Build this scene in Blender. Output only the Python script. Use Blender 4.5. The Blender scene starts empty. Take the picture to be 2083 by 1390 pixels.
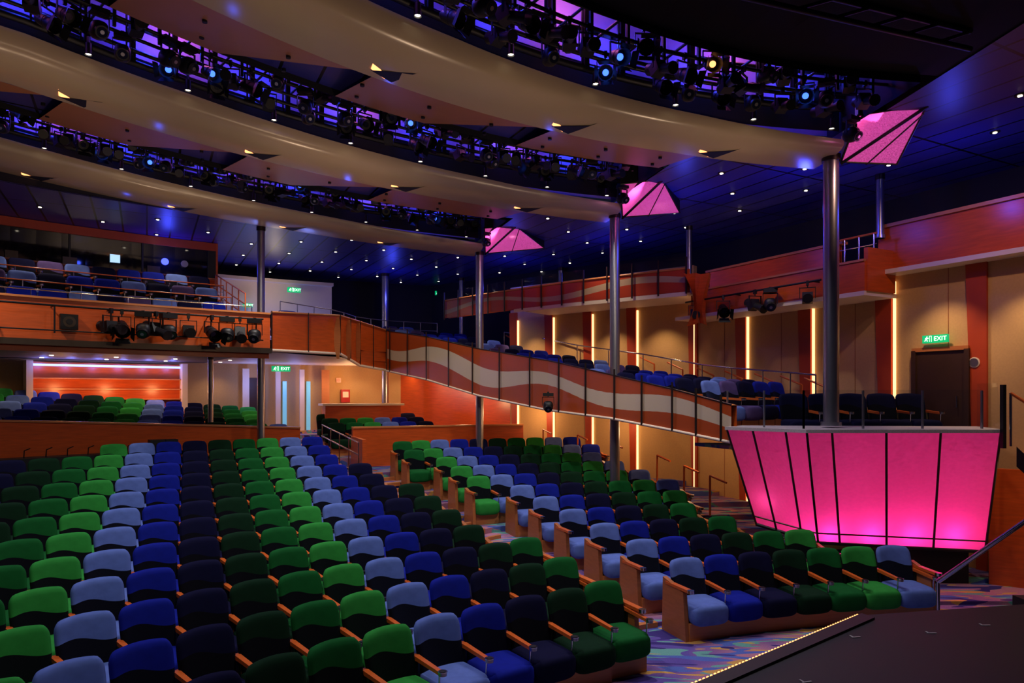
import bpy, math, random
from mathutils import Vector, Matrix
random.seed(7)
ZC = 3.1
CX, CY = 6.8, -3.1           # focus of the concentric rows / ceiling ribs (on stage)
sc = bpy.context.scene
rad = math.radians

def rgb(r, g, b):
    o = []
    for v in (r, g, b):
        v /= 255
        o.append(v / 12.92 if v <= .04045 else ((v + .055) / 1.055) ** 2.4)
    return tuple(o) + (1,)

# ------------------------------------------------------------------ materials
def newmat(name):
    m = bpy.data.materials.new(name); m.use_nodes = True
    nt = m.node_tree; b = nt.nodes['Principled BSDF']
    return m, nt, b
def N(nt, t, **k):
    n = nt.nodes.new(t)
    for a, v in k.items(): setattr(n, a, v)
    return n
def mth(nt, op, a, b=None, c=None):
    n = nt.nodes.new('ShaderNodeMath'); n.operation = op
    for i, v in enumerate((a, b, c)):
        if v is None: continue
        if isinstance(v, (int, float)): n.inputs[i].default_value = v
        else: nt.links.new(v, n.inputs[i])
    return n.outputs[0]
def mixc(nt, f, a, b):
    n = nt.nodes.new('ShaderNodeMix'); n.data_type = 'RGBA'
    for s, v in ((0, f), (6, a), (7, b)):
        if isinstance(v, (int, float, tuple)): n.inputs[s].default_value = v
        else: nt.links.new(v, n.inputs[s])
    return n.outputs[2]
def simple(name, col, rough=.6, metal=0, var=.15, scale=8, emit=None, es=0, stretch=None, spec=.5, bump=0):
    m, nt, b = newmat(name)
    tc = N(nt, 'ShaderNodeTexCoord'); mp = N(nt, 'ShaderNodeMapping')
    if stretch: mp.inputs['Scale'].default_value = stretch
    nz = N(nt, 'ShaderNodeTexNoise'); nz.inputs['Scale'].default_value = scale; nz.inputs['Detail'].default_value = 3
    nt.links.new(tc.outputs['Object'], mp.inputs[0]); nt.links.new(mp.outputs[0], nz.inputs['Vector'])
    dk = tuple(c * (1 - var) for c in col[:3]) + (1,)
    lt = tuple(min(1, c * (1 + var)) for c in col[:3]) + (1,)
    nt.links.new(mixc(nt, nz.outputs[0], dk, lt), b.inputs['Base Color'])
    b.inputs['Roughness'].default_value = rough; b.inputs['Metallic'].default_value = metal
    b.inputs['Specular IOR Level'].default_value = spec
    if bump:
        bp = N(nt, 'ShaderNodeBump'); bp.inputs['Strength'].default_value = bump
        nt.links.new(nz.outputs[0], bp.inputs['Height']); nt.links.new(bp.outputs[0], b.inputs['Normal'])
    if emit:
        b.inputs['Emission Color'].default_value = emit; b.inputs['Emission Strength'].default_value = es
        m.cycles.emission_sampling = 'NONE'
    return m

WOOD = simple('cherry_wood', rgb(196, 80, 26), .32, var=.35, scale=3, stretch=(1, 1, 9))
WOODL = simple('light_wood', rgb(190, 115, 62), .4, var=.2, scale=4, stretch=(1, 1, 8))
WOODD = simple('end_panel_wood', rgb(164, 96, 50), .4, var=.25, scale=6, stretch=(1, 1, 5))
ARM = simple('armrest_wood', rgb(200, 94, 36), .3, var=.2, scale=20)
CREAM = simple('cream_panel', rgb(178, 160, 132), .24, var=.06, scale=2)
BROWN = simple('tan_ceiling_panel', rgb(166, 108, 64), .5, var=.08, scale=2)
FABRIC = simple('beige_fabric_wall', rgb(198, 158, 104), .9, var=.1, scale=30)
ORW = simple('orange_pilaster', rgb(176, 62, 22), .5, var=.15, scale=4)
WHITE = simple('white_plaster', rgb(225, 205, 180), .6, var=.03)
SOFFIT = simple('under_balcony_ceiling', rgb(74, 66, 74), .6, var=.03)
BLACK = simple('black_metal', rgb(12, 12, 15), .5, .2, var=.2)
BLACKM = simple('black_void', rgb(5, 5, 8), .9)
NAVYW = simple('navy_wall', rgb(8, 9, 34), .8)
STEEL = simple('brushed_steel', rgb(160, 158, 165), .32, .9, var=.05)
RIM = simple('perforated_steel_rim', rgb(185, 175, 180), .5, .2, var=.5, scale=90)
DSTEEL = simple('dark_steel', rgb(70, 62, 56), .35, .8)
CHROME = simple('chrome', rgb(200, 200, 205), .18, 1)
BLUEIN = simple('slot_back_panel', rgb(130, 125, 160), .7)
STAGE = simple('black_stage_floor', rgb(12, 11, 12), .55, var=.3, scale=3, spec=.35)
TAPE = simple('white_tape', rgb(150, 150, 150), .7)
LAMP = simple('lamp_white', (1, .9, .75, 1), emit=(1, .88, .68, 1), es=8)
LAMPW = simple('lamp_warm', (1, .5, .25, 1), emit=(1, .36, .12, 1), es=2.6)
LAMPB = simple('lamp_blue', (.02, .06, .6, 1), emit=(.04, .12, 1, 1), es=3.5)
LENS = simple('dark_lens', rgb(22, 26, 46), .12, .2)
STRIP = simple('warm_light_strip', (1, .8, .55, 1), emit=(1, .58, .26, 1), es=1.9)
AMBER = simple('amber_led', (1, .5, .2, 1), emit=(1, .40, .12, 1), es=2.6)
COVE = simple('blue_cove', (.2, .3, 1, 1), emit=(.22, .32, 1, 1), es=3)
EXITG = simple('exit_green', rgb(0, 150, 70), emit=(0, .6, .22, 1), es=.7)
EXITW = simple('exit_white', (.9, 1, .9, 1), emit=(.8, 1, .85, 1), es=2)
REDL = simple('red_lamp', (1, .05, .02, 1), emit=(1, .05, .02, 1), es=4)
SCREEN = simple('monitor_glow', (.5, .7, .9, 1), emit=(.4, .65, .9, 1), es=1.2)
FROST = simple('frosted_blue_glass', rgb(120, 200, 230), .3, emit=(.2, .6, .9, 1), es=.4)
DOORM = simple('dark_door', rgb(58, 34, 18), .5)
BGLASS = simple('booth_glass', rgb(12, 12, 14), .06, 0, spec=.8)
RED = simple('red_box', rgb(170, 20, 15), .5)

def glassmat():
    m, nt, b = newmat('clear_glass')
    t = N(nt, 'ShaderNodeBsdfTransparent'); g = N(nt, 'ShaderNodeBsdfGlossy')
    t.inputs[0].default_value = (.86, .9, .9, 1); g.inputs['Roughness'].default_value = .05
    mx = N(nt, 'ShaderNodeMixShader'); mx.inputs[0].default_value = .06
    nt.links.new(t.outputs[0], mx.inputs[1]); nt.links.new(g.outputs[0], mx.inputs[2])
    nt.links.new(mx.outputs[0], nt.nodes['Material Output'].inputs[0])
    nt.nodes.remove(b)
    return m
GLASS = glassmat()

def pinkmat(name, ecol, es):
    m, nt, b = newmat(name)
    t = N(nt, 'ShaderNodeBsdfTranslucent'); t.inputs[0].default_value = (1, .3, .72, 1)
    d = N(nt, 'ShaderNodeBsdfDiffuse'); d.inputs[0].default_value = rgb(185, 90, 130)
    nz = N(nt, 'ShaderNodeTexNoise'); nz.inputs['Scale'].default_value = 60
    e = N(nt, 'ShaderNodeEmission'); e.inputs[0].default_value = ecol
    nt.links.new(mth(nt, 'MULTIPLY', nz.outputs[0], es), e.inputs[1])
    mx = N(nt, 'ShaderNodeMixShader'); mx.inputs[0].default_value = .25
    nt.links.new(t.outputs[0], mx.inputs[1]); nt.links.new(d.outputs[0], mx.inputs[2])
    ad = N(nt, 'ShaderNodeAddShader')
    nt.links.new(mx.outputs[0], ad.inputs[0]); nt.links.new(e.outputs[0], ad.inputs[1])
    nt.links.new(ad.outputs[0], nt.nodes['Material Output'].inputs[0]); nt.nodes.remove(b)
    m.cycles.emission_sampling = 'NONE'
    return m
PINK = pinkmat('pink_translucent_panel', (.8, .07, .34, 1), .22)
PINKL = pinkmat('pink_lantern_panel', (.95, .10, .5, 1), 1.0)

def ceilmat():
    m, nt, b = newmat('navy_slat_ceiling')
    tc = N(nt, 'ShaderNodeTexCoord'); mp = N(nt, 'ShaderNodeMapping')
    mp.inputs['Rotation'].default_value = (0, 0, rad(-28))
    sp = N(nt, 'ShaderNodeSeparateXYZ')
    nt.links.new(tc.outputs['Object'], mp.inputs[0]); nt.links.new(mp.outputs[0], sp.inputs[0])
    f = mth(nt, 'FRACT', mth(nt, 'MULTIPLY', sp.outputs[0], 1.9))
    g = mth(nt, 'LESS_THAN', f, .08)
    f2 = mth(nt, 'FRACT', mth(nt, 'MULTIPLY', sp.outputs[1], .45))
    g2 = mth(nt, 'LESS_THAN', f2, .02)
    gg = mth(nt, 'MAXIMUM', g, g2)
    nt.links.new(mixc(nt, gg, rgb(58, 56, 132), rgb(5, 5, 14)), b.inputs['Base Color'])
    b.inputs['Roughness'].default_value = .4
    return m
NAVYC = ceilmat()

def carpetmat():
    m, nt, b = newmat('patterned_carpet')
    tc = N(nt, 'ShaderNodeTexCoord')
    def noise(s, d, dist=0, off=(0, 0, 0), st=(1, 1, 1), rot=0):
        mp = N(nt, 'ShaderNodeMapping'); mp.inputs['Location'].default_value = off; mp.inputs['Scale'].default_value = st
        mp.inputs['Rotation'].default_value = (0, 0, rot)
        n = N(nt, 'ShaderNodeTexNoise'); n.inputs['Scale'].default_value = s; n.inputs['Detail'].default_value = d; n.inputs['Distortion'].default_value = dist
        nt.links.new(tc.outputs['Object'], mp.inputs[0]); nt.links.new(mp.outputs[0], n.inputs['Vector']); return n.outputs[0]
    basen = noise(.9, 2)
    c = mixc(nt, mth(nt, 'MULTIPLY', mth(nt, 'SUBTRACT', basen, .4), 5), rgb(98, 84, 165), rgb(190, 130, 150))
    for k, (off, rot, col, lo) in enumerate((((3, 1, 0), .5, rgb(110, 175, 165), .60), ((9, 4, 0), 1.2, rgb(220, 170, 85), .64), ((1, 8, 0), -.3, rgb(85, 110, 190), .61), ((5, 5, 5), .9, rgb(60, 50, 120), .64))):
        n_ = noise(2.0, 0, 1.6, off, (.5, 2.2, 1), rot)
        c = mixc(nt, mth(nt, 'GREATER_THAN', n_, lo), c, col)
    sp_ = noise(70, 1)
    c = mixc(nt, mth(nt, 'MULTIPLY', sp_, .45), c, rgb(60, 45, 85))
    nt.links.new(c, b.inputs['Base Color']); b.inputs['Roughness'].default_value = 1; b.inputs['Specular IOR Level'].default_value = .1
    return m
CARPET = carpetmat()

def seatback(name, col):
    m, nt, b = newmat(name)
    tc = N(nt, 'ShaderNodeTexCoord'); sp = N(nt, 'ShaderNodeSeparateXYZ')
    nt.links.new(tc.outputs['Object'], sp.inputs[0])
    wv = mth(nt, 'MULTIPLY', mth(nt, 'SINE', mth(nt, 'MULTIPLY_ADD', sp.outputs[0], -11.5, .5)), .026)
    lim = mth(nt, 'ADD', mth(nt, 'MULTIPLY_ADD', sp.outputs[0], -.06, .69), wv)
    up = mth(nt, 'GREATER_THAN', sp.outputs[2], lim)
    nz = N(nt, 'ShaderNodeTexNoise'); nz.inputs['Scale'].default_value = 9
    nt.links.new(tc.outputs['Object'], nz.inputs['Vector'])
    c = mixc(nt, nz.outputs[0], tuple(v * .7 for v in col[:3]) + (1,), tuple(min(1, v * 1.2) for v in col[:3]) + (1,))
    nt.links.new(mixc(nt, up, rgb(6, 6, 16), c), b.inputs['Base Color'])
    b.inputs['Roughness'].default_value = .9
    b.inputs['Specular IOR Level'].default_value = .12
    b.inputs['Sheen Weight'].default_value = .12
    b.inputs['Sheen Tint'].default_value = tuple(min(1, v * 2 + .01) for v in col[:3]) + (1,)
    return m
COLS = [('lime_green', rgb(42, 132, 54)), ('periwinkle', rgb(88, 110, 180)), ('blue', rgb(15, 28, 136)),
        ('navy', rgb(10, 11, 46)), ('dark_green', rgb(7, 38, 21)), ('green', rgb(14, 84, 36)), ('purple', rgb(76, 62, 110))]
SEATM = [(seatback('seat_back_' + n, c), simple('velvet_' + n, c, .9, var=.25, scale=12, spec=.12)) for n, c in COLS]

def wavemat(name, wood, band, period, amp, half, mid, u0):
    m, nt, b = newmat(name)
    uv = N(nt, 'ShaderNodeUVMap'); sp = N(nt, 'ShaderNodeSeparateXYZ'); nt.links.new(uv.outputs[0], sp.inputs[0])
    s = mth(nt, 'SINE', mth(nt, 'MULTIPLY', sp.outputs[0], 2 * math.pi / period))
    y = mth(nt, 'MULTIPLY_ADD', s, amp, mid)
    d = mth(nt, 'ABSOLUTE', mth(nt, 'SUBTRACT', sp.outputs[1], y))
    s2 = mth(nt, 'MULTIPLY_ADD', mth(nt, 'SINE', mth(nt, 'MULTIPLY', sp.outputs[0], 2 * math.pi / period * .63)), half * .25, half)
    ins = mth(nt, 'LESS_THAN', d, s2)
    ins = mth(nt, 'MULTIPLY', ins, mth(nt, 'LESS_THAN', sp.outputs[0], u0))
    nz = N(nt, 'ShaderNodeTexNoise'); nz.inputs['Scale'].default_value = 5
    wc = mixc(nt, nz.outputs[0], tuple(v * .7 for v in wood[:3]) + (1,), wood)
    nt.links.new(mixc(nt, ins, wc, band), b.inputs['Base Color']); b.inputs['Roughness'].default_value = .35
    return m
WAVE1 = wavemat('gallery_wave_fascia', rgb(172, 72, 26), rgb(190, 174, 150), 4.3, .11, .165, .52, 12.2)
WAVE2 = wavemat('parapet_wave_fascia', rgb(180, 62, 30), rgb(170, 140, 112), 5.0, .2, .12, .5, 50)

# ------------------------------------------------------------------ mesh builder
class MB:
    def __init__(s): s.v = []; s.f = []; s.m = []; s.sm = []; s.mats = []; s.uv = {}
    def mi(s, m):
        if m not in s.mats: s.mats.append(m)
        return s.mats.index(m)
    def add(s, vs, fs, m, smooth=False):
        o = len(s.v); s.v += [tuple(v) for v in vs]; k = s.mi(m)
        for f in fs: s.f.append(tuple(i + o for i in f)); s.m.append(k); s.sm.append(smooth)
        return o
    def box(s, c, d, m, rz=0, tilt=0):
        R = Matrix.Rotation(rz, 3, 'Z') @ Matrix.Rotation(tilt, 3, 'X')
        vs = [Vector(c) + R @ Vector((x * d[0] / 2, y * d[1] / 2, z * d[2] / 2)) for x in (-1, 1) for y in (-1, 1) for z in (-1, 1)]
        s.add(vs, [(0, 1, 3, 2), (4, 6, 7, 5), (0, 4, 5, 1), (2, 3, 7, 6), (0, 2, 6, 4), (1, 5, 7, 3)], m)
    def cyl(s, p0, p1, r, m, n=8, r1=None, cap=True):
        p0, p1 = Vector(p0), Vector(p1); r1 = r if r1 is None else r1
        d = (p1 - p0).normalized(); a = Vector((0, 0, 1)) if abs(d.z) < .9 else Vector((1, 0, 0))
        u = d.cross(a).normalized(); w = d.cross(u)
        vs = []
        for p, q in ((p0, r), (p1, r1)):
            for i in range(n):
                t = 2 * math.pi * i / n; vs.append(p + (u * math.cos(t) + w * math.sin(t)) * q)
        s.add(vs, [(i, (i + 1) % n, n + (i + 1) % n, n + i) for i in range(n)], m, True)
        if cap:
            s.add(vs[:n], [tuple(range(n))[::-1]], m); s.add(vs[n:], [tuple(range(n))], m)
    def tube(s, pts, r, m, n=6):
        for a, b in zip(pts[:-1], pts[1:]): s.cyl(a, b, r, m, n)
    def grid(s, rows, m, smooth=True, uv=None, flip=False):
        nr, nc = len(rows), len(rows[0]); fs = []
        for i in range(nr - 1):
            for j in range(nc - 1):
                f = (i * nc + j, i * nc + j + 1, (i + 1) * nc + j + 1, (i + 1) * nc + j)
                fs.append(f[::-1] if flip else f)
        o = s.add([p for r in rows for p in r], fs, m, smooth)
        if uv:
            k = 0
            for r in uv:
                for q in r: s.uv[o + k] = q; k += 1
    def sell(s, c, r, e, m, nu=24, nv=12):
        sp = lambda x: math.copysign(abs(x) ** e, x)
        rows = []
        for i in range(nv + 1):
            ph = -math.pi / 2 + math.pi * i / nv
            rows.append([(c[0] + r[0] * sp(math.cos(ph)) * sp(math.cos(t)), c[1] + r[1] * sp(math.cos(ph)) * sp(math.sin(t)), c[2] + r[2] * sp(math.sin(ph)))
                         for t in [2 * math.pi * j / nu for j in range(nu + 1)]])
        s.grid(rows, m)
    def prism(s, poly, z0, z1, m):
        n = len(poly)
        s.add([(x, y, z0) for x, y in poly] + [(x, y, z1) for x, y in poly],
              [tuple(range(n))[::-1], tuple(range(n, 2 * n))] + [(i, (i + 1) % n, n + (i + 1) % n, n + i) for i in range(n)], m)
    def wall(s, p0, p1, z0, z1, th, m):
        dx, dy = p1[0] - p0[0], p1[1] - p0[1]; L = math.hypot(dx, dy)
        s.box(((p0[0] + p1[0]) / 2, (p0[1] + p1[1]) / 2, (z0 + z1) / 2), (L, th, z1 - z0), m, math.atan2(dy, dx))
    def mesh(s, name):
        me = bpy.data.meshes.new(name); me.from_pydata(s.v, [], s.f)
        for m in s.mats: me.materials.append(m)
        me.polygons.foreach_set('material_index', s.m); me.polygons.foreach_set('use_smooth', s.sm)
        if s.uv:
            l = me.uv_layers.new(name='UVMap')
            for lp in me.loops:
                if lp.vertex_index in s.uv: l.data[lp.index].uv = s.uv[lp.vertex_index]
        me.update(); return me
    def obj(s, name, loc=(0, 0, 0), rz=0):
        return inst(s.mesh(name), name, loc, rz)
def inst(me, name, loc=(0, 0, 0), rz=0, scl=1):
    o = bpy.data.objects.new(name, me); o.location = loc; o.rotation_euler = (0, 0, rz)
    if scl != 1: o.scale = (scl, scl, scl)
    sc.collection.objects.link(o); return o

def pol(R, th): t = rad(th); return (CX + R * math.sin(t), CY + R * math.cos(t))
def P3(R, th, z): x, y = pol(R, th); return (x, y, z)
def frange(a, b, n): return [a + (b - a) * i / n for i in range(n + 1)]
def clamp(x, a, b): return max(a, min(b, x))
def lerp(a, b, t): return a + (b - a) * t
def face_rz(th): return -rad(th)         # local -Y faces the focus

# ------------------------------------------------------------------ row layout
def R0(th): return lerp(12.2, 12.8, clamp((th + 28) / 5, 0, 1))
PITCH = .99
def zf(i): return .05 * i + .0046 * i * i
def zrear(j, th):
    k = clamp((-31 - th) / 11.6, 0, 1.4)
    return 1.33 + .1 * j + k * (.3 + .06 * j)

# ------------------------------------------------------------------ floor
mb = MB()
mb.grid([[(-16, -6, 0), (16, -6, 0)], [(-16, 9.5, 0), (16, 9.5, 0)]], CARPET, False)
A = frange(-82, 6, 60)
for i in range(0, 13):
    z = zf(min(i, 11)) + (0.001 if i == 0 else 0)
    r_in = lambda t: R0(t) + PITCH * i - .62
    r_out = lambda t: (R0(t) + PITCH * (i + 1) - .62) if i < 12 else 24.6
    if i == 12: z = zf(11)
    mb.grid([[P3(r_in(t), t, z) for t in A], [P3(r_out(t), t, z) for t in A]], CARPET, False, flip=True)
    if 0 < i < 12:
        mb.grid([[P3(r_in(t), t, zf(i - 1)) for t in A], [P3(r_in(t), t, z) for t in A]], CARPET, False)
for j in range(0, 6):
    ra, rb = (24.5 if j == 0 else 25.1 + .95 * j), (25.1 + .95 * (j + 1) if j < 5 else 31)
    mb.grid([[P3(ra, t, zrear(j, t)) for t in A], [P3(rb, t, zrear(j, t)) for t in A]], CARPET, False, flip=True)
    mb.grid([[P3(ra, t, zrear(j, t) - (.2 if j else .4)) for t in A], [P3(ra, t, zrear(j, t)) for t in A]], CARPET, False)
mb.obj('floor')

# ------------------------------------------------------------------ seats
def make_seat(k):
    bm_, cm = SEATM[k]; s = MB()
    nu, nv = 18, 14
    for side in (-1, 1):
        rows = []
        for j in range(nv + 1):
            v = .5 - .5 * math.cos(math.pi * j / nv); r = []
            for i in range(nu + 1):
                u = math.sin(math.pi / 2 * (-1 + 2 * i / nu))
                x = .256 * u * (.93 + .07 * min(1, v * 1.6))
                if v > .85: x *= 1 - .05 * ((v - .85) / .15) ** 2
                z = .36 + v * (.535 + .022 * (1 - u * u)) - (.045 * (max(0, abs(u) - .8) / .2) ** 2 * v ** 3)
                base = .10 + .13 * v + .05 * (-u * u) + .03
                p = (1 - abs(u) ** 14) ** .6 * (1 - abs(2 * v - 1) ** 14) ** .6
                y = base + side * p * (.045 if side < 0 else .035)
                r.append((x, y, z))
            rows.append(r)
        s.grid(rows, bm_, flip=(side > 0))
    s.sell((0, -.10, .36), (.262, .26, .10), .3, cm)
    s.sell((0, -.29, .325), (.263, .105, .13), .5, cm)       # front bolster
    s.box((0, -.05, .11), (.53, .44, .22), WOODL)
    for sx in (.268,):
        w = .028
        vs = [(sx - w, .16, .58), (sx + w, .16, .58), (sx + w * .8, -.28, .555), (sx - w * .8, -.28, .555),
              (sx - w, .16, .62), (sx + w, .16, .62), (sx + w * .8, -.28, .59), (sx - w * .8, -.28, .59)]
        s.add(vs, [(3, 2, 1, 0), (4, 5, 6, 7), (0, 1, 5, 4), (1, 2, 6, 5), (2, 3, 7, 6), (3, 0, 4, 7)], ARM)
        s.cyl((sx, -.315, .56), (sx, -.315, .595), .04, STEEL, 12, cap=False)
        s.cyl((sx, -.315, .558), (sx, -.315, .57), .03, DSTEEL, 10)
        s.cyl((sx, -.315, .59), (sx, -.315, .598), .045, CHROME, 14)
        s.cyl((sx, -.315, .592), (sx, -.315, .602), .032, BLACK, 12)
        s.cyl((sx, -.25, .28), (sx, -.27, .56), .009, CHROME, 6)
        s.box((sx, .13, .30), (.02, .10, .60), BLACK)
    return s.mesh('theatre_seat')
SEATS = [make_seat(k) for k in range(7)]
ep = MB()
ep.add([(-.03, -.26, 0), (.03, -.26, 0), (.03, .26, 0), (-.03, .26, 0), (-.03, -.20, .60), (.03, -.20, .60), (.03, .24, .70), (-.03, .24, .70)],
       [(3, 2, 1, 0), (4, 5, 6, 7), (0, 1, 5, 4), (1, 2, 6, 5), (2, 3, 7, 6), (3, 0, 4, 7)], WOODD)
ep.box((0, -.06, .64), (.075, .46, .035), ARM)
ep.cyl((0, -.32, .62), (0, -.32, .66), .043, CHROME, 12)
EP = ep.mesh('row_end_panel')

COLB = (2.18, 14.6)
def seat(R, th, z, k, nm='theatre_seat'):
    x, y = pol(R, th)
    if math.hypot(x - COLB[0], y - COLB[1]) < .42: return
    if y < 1.2 or x / y < -1.15: return
    inst(SEATS[k], nm, (x, y, z), face_rz(th))
REF = -25.
for i in range(12):
    R = 12.2 + PITCH * i
    tmax = lerp(-25.9, -30.2, i / 11.)
    n0 = int(math.floor(rad(tmax - REF) * R / .53))
    for n in range(n0, n0 - 42, -1):
        th = REF + math.degrees(n * .53 / R)
        if th < -72: break
        if i == 11 and n < n0 - 8: break
        seat(R0(th) + PITCH * i, th, zf(i), (n + 600) % 6)
    th = REF + math.degrees((n0 + .56) * .53 / R)
    inst(EP, 'row_end_panel', P3(R0(th) + PITCH * i, th, zf(i)), face_rz(th))
XM = [5.9, 4.75, 3.75, 3.65, 3.5, 3.4, 3.2, 2.9, 2.5, 2.2, 1.9]
for i in range(11):
    R = 12.8 + PITCH * i
    tmin = lerp(-20.6, -25.6, i / 10.)
    n0 = int(math.ceil(rad(tmin - REF) * R / .53))
    for n in range(n0, n0 + 30):
        th = REF + math.degrees(n * .53 / R)
        x, y = pol(R0(th) + PITCH * i, th)
        if x > XM[i]: break
        seat(R0(th) + PITCH * i, th, zf(i), (n + 600 - 1) % 6)
    for q in (n0 - .56, n - 1 + .58):
        th = REF + math.degrees(q * .53 / R)
        inst(EP, 'row_end_panel', P3(R0(th) + PITCH * i, th, zf(i)), face_rz(th))
for j in range(5):
    R = 25.6 + .95 * j
    for n in range(-40, 40):
        th = REF + math.degrees(n * .53 / R)
        if -68 < th < -30.8 or -27.5 < th < (-20.5 - j * .3 if j < 3 else -99):
            seat(R, th, zrear(j, th), (n + 600) % 6)

mb = MB()
for i in range(1, 12):
    a0 = lerp(-25.5, -29.6, i / 11.); a1 = lerp(-21.3, -26.3, i / 11.)
    for h in (0, .49):
        zz = zf(i) if h == 0 else (zf(i) + zf(min(i + 1, 11))) / 2
        aa = frange(a0, a1, 6)
        rr = lambda t: R0(t) + PITCH * i - .62 + h
        mb.grid([[P3(rr(t) - .03, t, zz + .012) for t in aa], [P3(rr(t) + .05, t, zz + .012) for t in aa]], WOODL, False, flip=True)
        mb.grid([[P3(rr(t) - .03, t, zz - .07) for t in aa], [P3(rr(t) - .03, t, zz + .012) for t in aa]], WOODL, False)
mb.obj('aisle_step_nosing')

# ------------------------------------------------------------------ dividers
def arcwall(mb, R, t0, t1, z0, z1, th, m, n=20):
    aa = frange(t0, t1, n); g = lambda z, t: z(t) if callable(z) else z
    mb.grid([[P3(R, t, g(z0, t)) for t in aa], [P3(R, t, g(z1, t)) for t in aa]], m, False)
    mb.grid([[P3(R, t, g(z1, t)) for t in aa], [P3(R + th, t, g(z1, t)) for t in aa]], m, False)
    mb.grid([[P3(R + th, t, g(z0, t)) for t in aa], [P3(R + th, t, g(z1, t)) for t in aa]], m, False, flip=True)
    mb.grid([[P3(R, t, g(z0, t)) for t in aa], [P3(R + th, t, g(z0, t)) for t in aa]], m, False, flip=True)
    for t, fl in ((t0, True), (t1, False)):
        mb.grid([[P3(R, t, g(z0, t)), P3(R + th, t, g(z0, t))], [P3(R, t, g(z1, t)), P3(R + th, t, g(z1, t))]], m, False, flip=fl)
zd = lambda t: 2.18 + .3 * clamp((-30.6 - t) / 13., 0, 1.3)
mb = MB()
arcwall(mb, 24.3, -75, -30.4, 1.05, zd, .12, WOOD, 40)
arcwall(mb, 24.27, -75, -30.4, lambda t: zd(t) - .001, lambda t: zd(t) + .04, .18, WOODL, 40)
arcwall(mb, 24.2, -27.2, -15.5, 1.05, 2.15, .12, WOOD, 20)
arcwall(mb, 24.17, -27.2, -15.5, 2.149, 2.19, .18, WOODL, 20)
p = pol(24.2, -27.2); q = pol(22.6, -27.5)
mb.wall(p, q, 1.1, 1.95, .1, WOOD)
mb.obj('stalls_divider_wall')
mb = MB()
arcwall(mb, 23.4, -47, -37.3, 1.1, 1.8, .5, BLACK, 10)
for t, w in ((-45.9, .3), (-38.6, .3), (-37.9, .25)):
    mb.box(P3(23.6, t, 1.93), (w, .3, .26), BLACK, -rad(t)); mb.cyl(P3(23.4, t, 1.93), P3(23.44, t, 1.93), .08, DSTEEL, 12)
for t in frange(-44.5, -40, 5): mb.tube([P3(23.6, t, 1.8), P3(23.55, t, 1.95), P3(23.45, t + .2, 2.0)], .01, BLACK)
mb.obj('lighting_control_desk')

# ------------------------------------------------------------------ ceiling : ribs, clouds, slots
def DZ(t): return min(.5, .0004 * max(0, -t - 12) ** 2)
RIBS = [(14.2, -6.9, 15.95, -15.2, [-15, -25, -35.8, -46, -57, -66]), (18.3, -14.6, 20.4, -20.5, [-21, -29, -37.2, -45.4, -54, -62]), (22.9, -19.6, None, None, [-26, -32, -38, -44.5, -51, -58])]
for R, te, rs, tb, SEAMS in RIBS:
    mb = MB()
    aa = frange(-76, te, 120)
    def zb(t): return 6.93 + DZ(t) - .09 * (1 - clamp((te - t) / 10, 0, 1))
    def ht(t): return lerp(.18, .40, clamp((te - t) / 26, 0, 1))
    rows = []
    for f, hz in ((-.36, 1.), (-.35, .55), (-.28, .28), (-.1, .08), (.15, 0), (.5, 0)):
        rows.append([P3(R + f, t, zb(t) + hz * ht(t)) for t in aa])
    mb.grid(rows, CREAM, True, flip=True)
    mb.grid([[P3(R - .36, t, zb(t) + ht(t)) for t in aa], [P3(R - .30, t, zb(t) + ht(t) + .02) for t in aa]], WHITE, False)
    mb.grid([[P3(R - .30, t, zb(t) + ht(t) + .02) for t in aa], [P3(R + .5, t, zb(t) + .45) for t in aa]], BLACK, False)
    for s_ in SEAMS:
        if s_ < te - 2:
            z = zb(s_) - .012; q = 14.2 / R
            mb.add([P3(R + .10, s_ - .6 * q, z + .03), P3(R + .34, s_ + .4 * q, z), P3(R + .44, s_ + .6 * q, z), P3(R + .30, s_ - .4 * q, z + .01)], [(3, 2, 1, 0)], LAMPW)
            mb.add([P3(R + .32, s_ - .4 * q, z + .002), P3(R + .05, s_ + 1.6 * q, z - .01), P3(R - .25, s_ + 2.6 * q, z + .06), P3(R + .46, s_ + 1.0 * q, z - .01)], [(0, 1, 2, 3)], NAVYW)
    mb.obj('ceiling_rib')
    if rs:
        mb = MB()
        lo = [s_ for s_ in SEAMS if s_ < tb - 2][::-1] ; edges = [-76] + lo + [tb]
        for a, b in zip(edges[:-1], edges[1:]):
            g0 = .25 / R * 57; g1 = 1.1 / R * 57
            n = 10
            r0 = []; r1 = []
            for i in range(n + 1):
                t0_ = lerp(a, b - g0 * (b != tb), i / n)
                t1_ = lerp(a, b - g1 * 1.3 * (b != tb), i / n)
                r0.append(P3(R + .5, t0_, zb(t0_))); r1.append(P3(rs, t1_, 7.12 + DZ(t1_)))
            mb.grid([r0, r1], BROWN, False, flip=True)
            mb.grid([r1, [(x, y, z + .08) for x, y, z in r1]], BLACK, False)
        bb = frange(-76, tb, 40)
        mb.grid([[P3(R + .5, t, 7.25 + DZ(t)) for t in bb], [P3(rs, t, 7.22 + DZ(t)) for t in bb]], NAVYC, False, flip=True)
        for t in frange(-70, tb - 2, 14):
            for rr_ in (.3, .75):
                x, y = pol(lerp(R + .5, rs, rr_), t + rr_ * 1.3); z = lerp(zb(t), 7.12 + DZ(t), rr_)
                mb.cyl((x, y, z - .04), (x, y, z), .03, BLACK, 8)
        mb.obj('ceiling_cloud_panel')

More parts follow.
